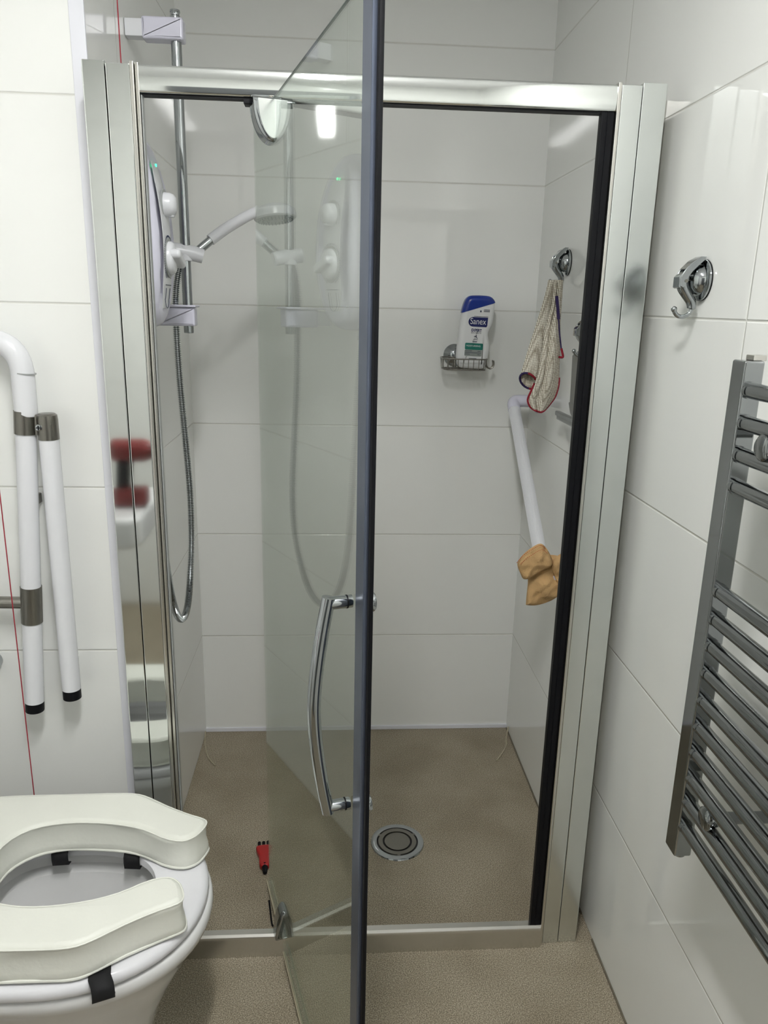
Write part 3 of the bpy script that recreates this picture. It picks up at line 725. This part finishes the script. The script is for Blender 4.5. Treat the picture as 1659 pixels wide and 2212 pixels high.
for nm, P in (('left', [(.006, -.05, .03), (.007, -.075, .002), (.018, -.12, .002), (.035, -.17, .002), (.062, -.212, .003)]), ('right', [(W-.005, -.05, .03), (1.043, -.08, .002), (1.035, -.12, .003), (1.015, -.16, .002), (.981, -.213, .003)])):
    tag(link('loose_sealant_strip', tube(B(), spline(P, 8), .0021, 8), SEALS), 'thin pale sealant strip curling on shower floor in the back %s corner' % nm, 'sealant strip')

# ------------------------------------------------------------------ drop-down support rail on partition wall
RYR = -.905
t = thing('support_rail', 'white tubular hinged support rail with steel collars and black tipped legs', 'grab rail', (-.16, RYR, .6))
TOPZ = 1.372
top = arc([(-.45, RYR, TOPZ+.004), (-.146, RYR, TOPZ), (-.1475, RYR, 1.238)], .075, 12)
link('bent_tube', tube(B(), top+[Vector((-.1485, RYR, 1.236))], .0212, 36), WHITE, t)
link('seam_ring', tube(B(), [(-.1385-.0055, RYR, 1.3135), (-.1387-.0055, RYR, 1.3115)], .0216, 36), GREYT, t)
q0, q1 = Vector((-.1490, RYR, 1.24)), Vector((-.192, RYR, .602)); dq = (q1-q0).normalized()
def qz(z): return q0+dq*((z-1.24)/dq.z)
link('upright', tube(B(), [qz(1.24), qz(.625)], .0192, 36), WHITE, t)
link('steel_collar', tube(B(), [qz(1.241), qz(1.197)], .0212, 36), STEEL, t)
c2 = link('steel_collar', tube(B(), [qz(.884), qz(.806)], .0208, 36), STEEL, t)
link('steel_bar', tube(B(), [qz(.848), (-.45, RYR, .853)], .0125, 24), STEELH, t)
link('end_cap', tube(B(), [qz(.626), qz(.604)], [.0190, .0188], 36), BLACK, t)
link('folding_leg', tube(B(), [(-.1085, RYR-.003, 1.20), (-.1105, RYR-.003, .655)], .0186, 36), WHITE, t)
hb = link('steel_hinge', tube(B(), [(-.1085, RYR-.003, 1.187), (-.1085, RYR-.003, 1.225), (-.1085, RYR-.003, 1.234), (-.1085, RYR-.003, 1.237)], [.0195, .0195, .0185, .015], 36), STEEL, t)
bm = B(); lathe(bm, [(.006, .0), (.006, .0225), (.004, .0232)], (-.119, RYR, 1.212), (0, -1, 0), 20); link('screw', bm, CHROME, hb)
bm = B(); box(bm, -.1235, -.1145, RYR-.0245, RYR-.0235, 1.2112, 1.2128); box(bm, -.1198, -.1182, RYR-.0245, RYR-.0235, 1.2075, 1.2165); link('screw_slot', bm, BLACK, hb)
link('hinge_lug', box(B(), -.132, -.122, RYR-.008, RYR+.008, 1.195, 1.235, .001), STEEL, t)
link('end_cap', tube(B(), [(-.1105, RYR-.003, .656), (-.1106, RYR-.003, .634)], .0184, 36), BLACK, t)
link('mounting_plate', box(B(), -.49, -.43, -.93, -.861, .80, 1.42, .004), STEEL, t)
link('spacer_foot', box(B(), -.17, -.15, RYR+.012, -.861, 1.05, 1.07, .002), STEEL, t)
tag(link('wall_knob', lathe(B(), [(.02, 0), (.02, .03), (.014, .036)], (-.286, -.861, .70), (0, -1, 0), 32), CHROME), 'dark round chrome fitting on the wall at left edge beside the support rail', 'fitting')

# ------------------------------------------------------------------ toilet
TC = -1.238
t = thing('toilet', 'white ceramic toilet with white seat standing at lower left', 'toilet', (-.1, TC, 0))
def eggo(xf, xb, hw, n=64, p=2.15, xc=None):
    xc = -.03 if xc is None else xc; o = []
    for k in range(n):
        a = 2*PI*k/n; c, s = math.cos(a), math.sin(a)
        if c >= 0: x = xc+(xf-xc)*abs(c)**(2/p); y = hw*math.copysign(abs(s)**(2/p), s)
        else: x = xc-(xc-xb)*abs(c)**(2/3.2); y = hw*math.copysign(abs(s)**(2/3.2), s)
        o.append((x, y+TC))
    return o
def loftz(layers, m, name, parent, cap0=True, cap1=True, angle=50):
    bm = B(); R = []
    for z, o in layers: R.append([bm.verts.new((x, y, z)) for x, y in o])
    n = len(R[0])
    for A_, D_ in zip(R, R[1:]):
        for k in range(n): bm.faces.new((A_[k], A_[(k+1) % n], D_[(k+1) % n], D_[k]))
    if cap0: bm.faces.new(R[0][::-1])
    if cap1: bm.faces.new(R[-1])
    return link(name, bm, m, parent, angle=angle)
loftz([(.001, eggo(.075, -.42, .118)), (.03, eggo(.08, -.42, .112)), (.12, eggo(.10, -.42, .110)), (.2, eggo(.125, -.42, .122)), (.27, eggo(.158, -.42, .150)), (.33, eggo(.190, -.42, .176)), (.365, eggo(.207, -.42, .191)), (.375, eggo(.219, -.42, .199)), (.388, eggo(.223, -.42, .203)), (.400, eggo(.221, -.42, .202)), (.406, eggo(.214, -.42, .196)),
       (.406, eggo(.162, -.20, .150)), (.398, eggo(.158, -.195, .145)), (.375, eggo(.156, -.19, .142)), (.368, eggo(.140, -.175, .124)), (.35, eggo(.136, -.17, .120)), (.30, eggo(.115, -.15, .104)), (.24, eggo(.075, -.12, .078)), (.2, eggo(.05, -.10, .065)), (.16, eggo(.03, -.07, .045))], CERAM, 'bowl', t)
bm = B(); v = [bm.verts.new((x, y, .215)) for x, y in eggo(.058, -.108, .07)]; bm.faces.new(v); link('water', bm, WATER, t)
loftz([(.410, eggo(.198, -.30, .190)), (.408, eggo(.211, -.31, .202)), (.414, eggo(.216, -.315, .206)), (.424, eggo(.215, -.315, .206)), (.430, eggo(.208, -.31, .200)), (.431, eggo(.20, -.30, .192)),
       (.431, eggo(.128, -.182, .122)), (.428, eggo(.122, -.176, .116)), (.414, eggo(.121, -.175, .115)), (.410, eggo(.126, -.18, .120)), (.410, eggo(.198, -.30, .190))], SEATM, 'seat', t, False, False)
link('cistern', box(B(), -.6195, -.44, TC-.19, TC+.19, .38, .78, .02, 4), CERAM, t)
link('cistern_lid', box(B(), -.6195, -.435, TC-.195, TC+.195, .781, .81, .01, 3), CERAM, t)

# raised seat cushion
t = thing('raised_seat_cushion', 'cream vinyl horseshoe padded cushion strapped on the toilet seat', 'seat cushion', (-.02, TC, .433))
half = [(-.36, .0), (-.36, .10), (-.34, .155), (-.28, .180), (-.20, .190), (-.10, .192), (.0, .193), (.045, .191), (.075, .180), (.12, .150), (.165, .124), (.198, .108), (.206, .094), (.200, .072), (.188, .054), (.168, .044), (.135, .052), (.09, .078), (.04, .094), (-.02, .102), (-.07, .100), (-.115, .086), (-.145, .052), (-.155, .0)]
hp = [(p.x, p.y) for p in spline([(a, b, 0) for a, b in half], 5)]
out_ = [(a, b) for a, b in hp]+[(a-.008*max(0, min(1, (a-.0)/.15)), -b) for a, b in hp[::-1][1:-1]]
if area(out_) < 0: out_ = out_[::-1]
def cush(u, v, z):
    q = Vector((u*13, v*13, z*20)); n_ = noise.noise(q)
    return Vector((u-.002, v+TC, z+.0012*n_))
bm = B(); L = [(.010, .4325), (.006, .4335), (.003, .436), (.0, .441), (.001, .452), (.004, .468), (.003, .486), (.0015, .493), (.0035, .4965), (.0065, .4992), (.0105, .5008)]
R = []
for d, z in L:
    oo = inset(out_, d); rr2 = []
    for i, p in enumerate(oo):
        q = Vector((p[0]*16, p[1]*16, z*9)); w_ = noise.noise(q)*.0035 if .437 < z < .49 else noise.noise(q)*.001
        rr2.append(bm.verts.new((p[0]-.002+w_*.6, p[1]+TC+w_, z)))
    R.append(rr2)
n = len(out_)
for A_, D_ in zip(R, R[1:]):
    for k in range(n): bm.faces.new((A_[k], A_[(k+1) % n], D_[(k+1) % n], D_[k]))
bm.faces.new(R[0][::-1]); bm.faces.new(R[-1]); cu_ = link('padding', bm, VINYL, t, angle=70)
oo = inset(out_, .0018); bm = B(); tube(bm, [(p[0]-.002, p[1]+TC, .4955) for p in oo[::2]], .0014, 6, True); link('top_seam', bm, VINYL, t)
oo = inset(out_, .001); bm = B(); tube(bm, [(p[0]-.002, p[1]+TC, .4375+.0008*math.sin(i)) for i, p in enumerate(oo[::2])], .0028, 8, True); link('bottom_seam', bm, VINYL, t)
def strap(path, nrm, wd, nm='strap'):
    bm = B(); rows = []
    for (x, y, z) in path: rows.append([Vector((x, y, z))+Vector(nrm)*f*wd/2 for f in (-1, -.33, .33, 1)])
    loft(bm, rows); o = link(nm, bm, BLACKF, t, angle=60); s = o.modifiers.new('s', 'SOLIDIFY'); s.thickness = .002; s.offset = 0; return o
strap([(.075, TC-.165, .4325), (.080, TC-.185, .4335), (.0875, TC-.1975, .431), (.090, TC-.2025, .424), (.090, TC-.203, .410), (.088, TC-.199, .4045), (.086, TC-.190, .4035)], (.93, .33, 0), .034)
for x, s, d_ in ((-.078, .2, .1015), (.060, -.3, .0865)):
    strap([(x, TC+d_+.016, .4330), (x, TC+d_+.006, .4325), (x, TC+d_, .428), (x, TC+d_-.001, .418), (x, TC+d_+.001, .404), (x, TC+d_+.013, .400)], (1, s*.3, 0), .030)

# ------------------------------------------------------------------ chrome towel rail
t = thing('towel_radiator', 'chrome ladder towel radiator on the right wall', 'towel rail', (.98, -1.43, .65))
PX0, PX1 = .959, .986; PY0, PY1 = -1.449, -1.416
for k, (a, b) in enumerate(((PY0, PY1), (-1.969, -1.936))):
    link('upright', box(B(), PX0, PX1, a, b, .650, 1.393, .003, 3), CHROMED, t)
zs = [1.356, 1.314, 1.272, 1.230, 1.081, 1.040, .999, .957, .914, .872, .829, .786, .745, .703]
for z in zs:
    b_ = link('bar', tube(B(), [(.971, PY0-.004, z), (.971, -1.936, z)], .0104, 24), CHROMED, t)
    link('bar_collar', tube(B(), [(.971, PY0+.003, z), (.971, PY0-.0055, z)], .0114, 24), CHROMED, b_)
link('bleed_cap', box(B(), .972, .990, PY0+.005, PY0+.024, 1.393, 1.400, .001), ALUB, t)
link('bottom_cap', lathe(B(), [(.010, 0), (.010, .006), (.008, .008)], (.974, -1.433, .650), (0, 0, -1), 20), CHROMED, t)
for z in (1.293, .766):
    bk = link('wall_bracket', lathe(B(), [(.0085, 0), (.0085, .06), (.009, .07), (.012, .078), (.012, .090), (.0085, .096)], (W, -1.512, z), (-1, 0, 0), 28), CHROMED, t)
    link('bracket_disc', lathe(B(), [(.008, 0), (.0165, .002), (.0165, .005), (.013, .008), (.0005, .009)], (.966, -1.512, z), (-1, 0, 0), 32), CHROMED, bk)
for (y, z) in ((-1.90, 1.293), (-1.90, .766)):
    bk = link('wall_bracket', lathe(B(), [(.0085, 0), (.0085, .096)], (W, y, z), (-1, 0, 0), 20), CHROMED, t)

# ------------------------------------------------------------------ basin and cordless drill (seen mirrored in the left post)
t = thing('wash_basin', 'white ceramic wash basin on the left wall beyond the toilet', 'basin', (-.40, -1.98, .8))
bm = B(); pillow(bm, rrect(-.6195, -.15, -2.2, -1.76, .06), .10, .02, lambda u, v, q: Vector((u, v, .76+q))); link('bowl', bm, CERAM, t)
bm = B(); box(bm, -.619, -.45, -2.06, -1.90, .0, .71, .03, 3); link('pedestal', bm, CERAM, t)
t = thing('cordless_drill', 'red and black cordless drill standing on the wash basin', 'drill', (-.21, -1.93, .81))
link('motor_housing', tube(B(), [(-.265, -1.93, .990), (-.255, -1.93, .990), (-.16, -1.93, .990), (-.13, -1.93, .990)], [.026, .037, .037, .026], 20), DRILLR, t)
link('chuck', tube(B(), [(-.131, -1.93, .990), (-.09, -1.93, .990)], [.024, .015], 20), BLACK, t)
link('grip', tube(B(), [(-.222, -1.93, .965), (-.232, -1.93, .87)], [.026, .024], 16), BLACK, t)
link('battery', box(B(), -.265, -.155, -1.965, -1.895, .811, .872, .012, 3), DRILLR, t)
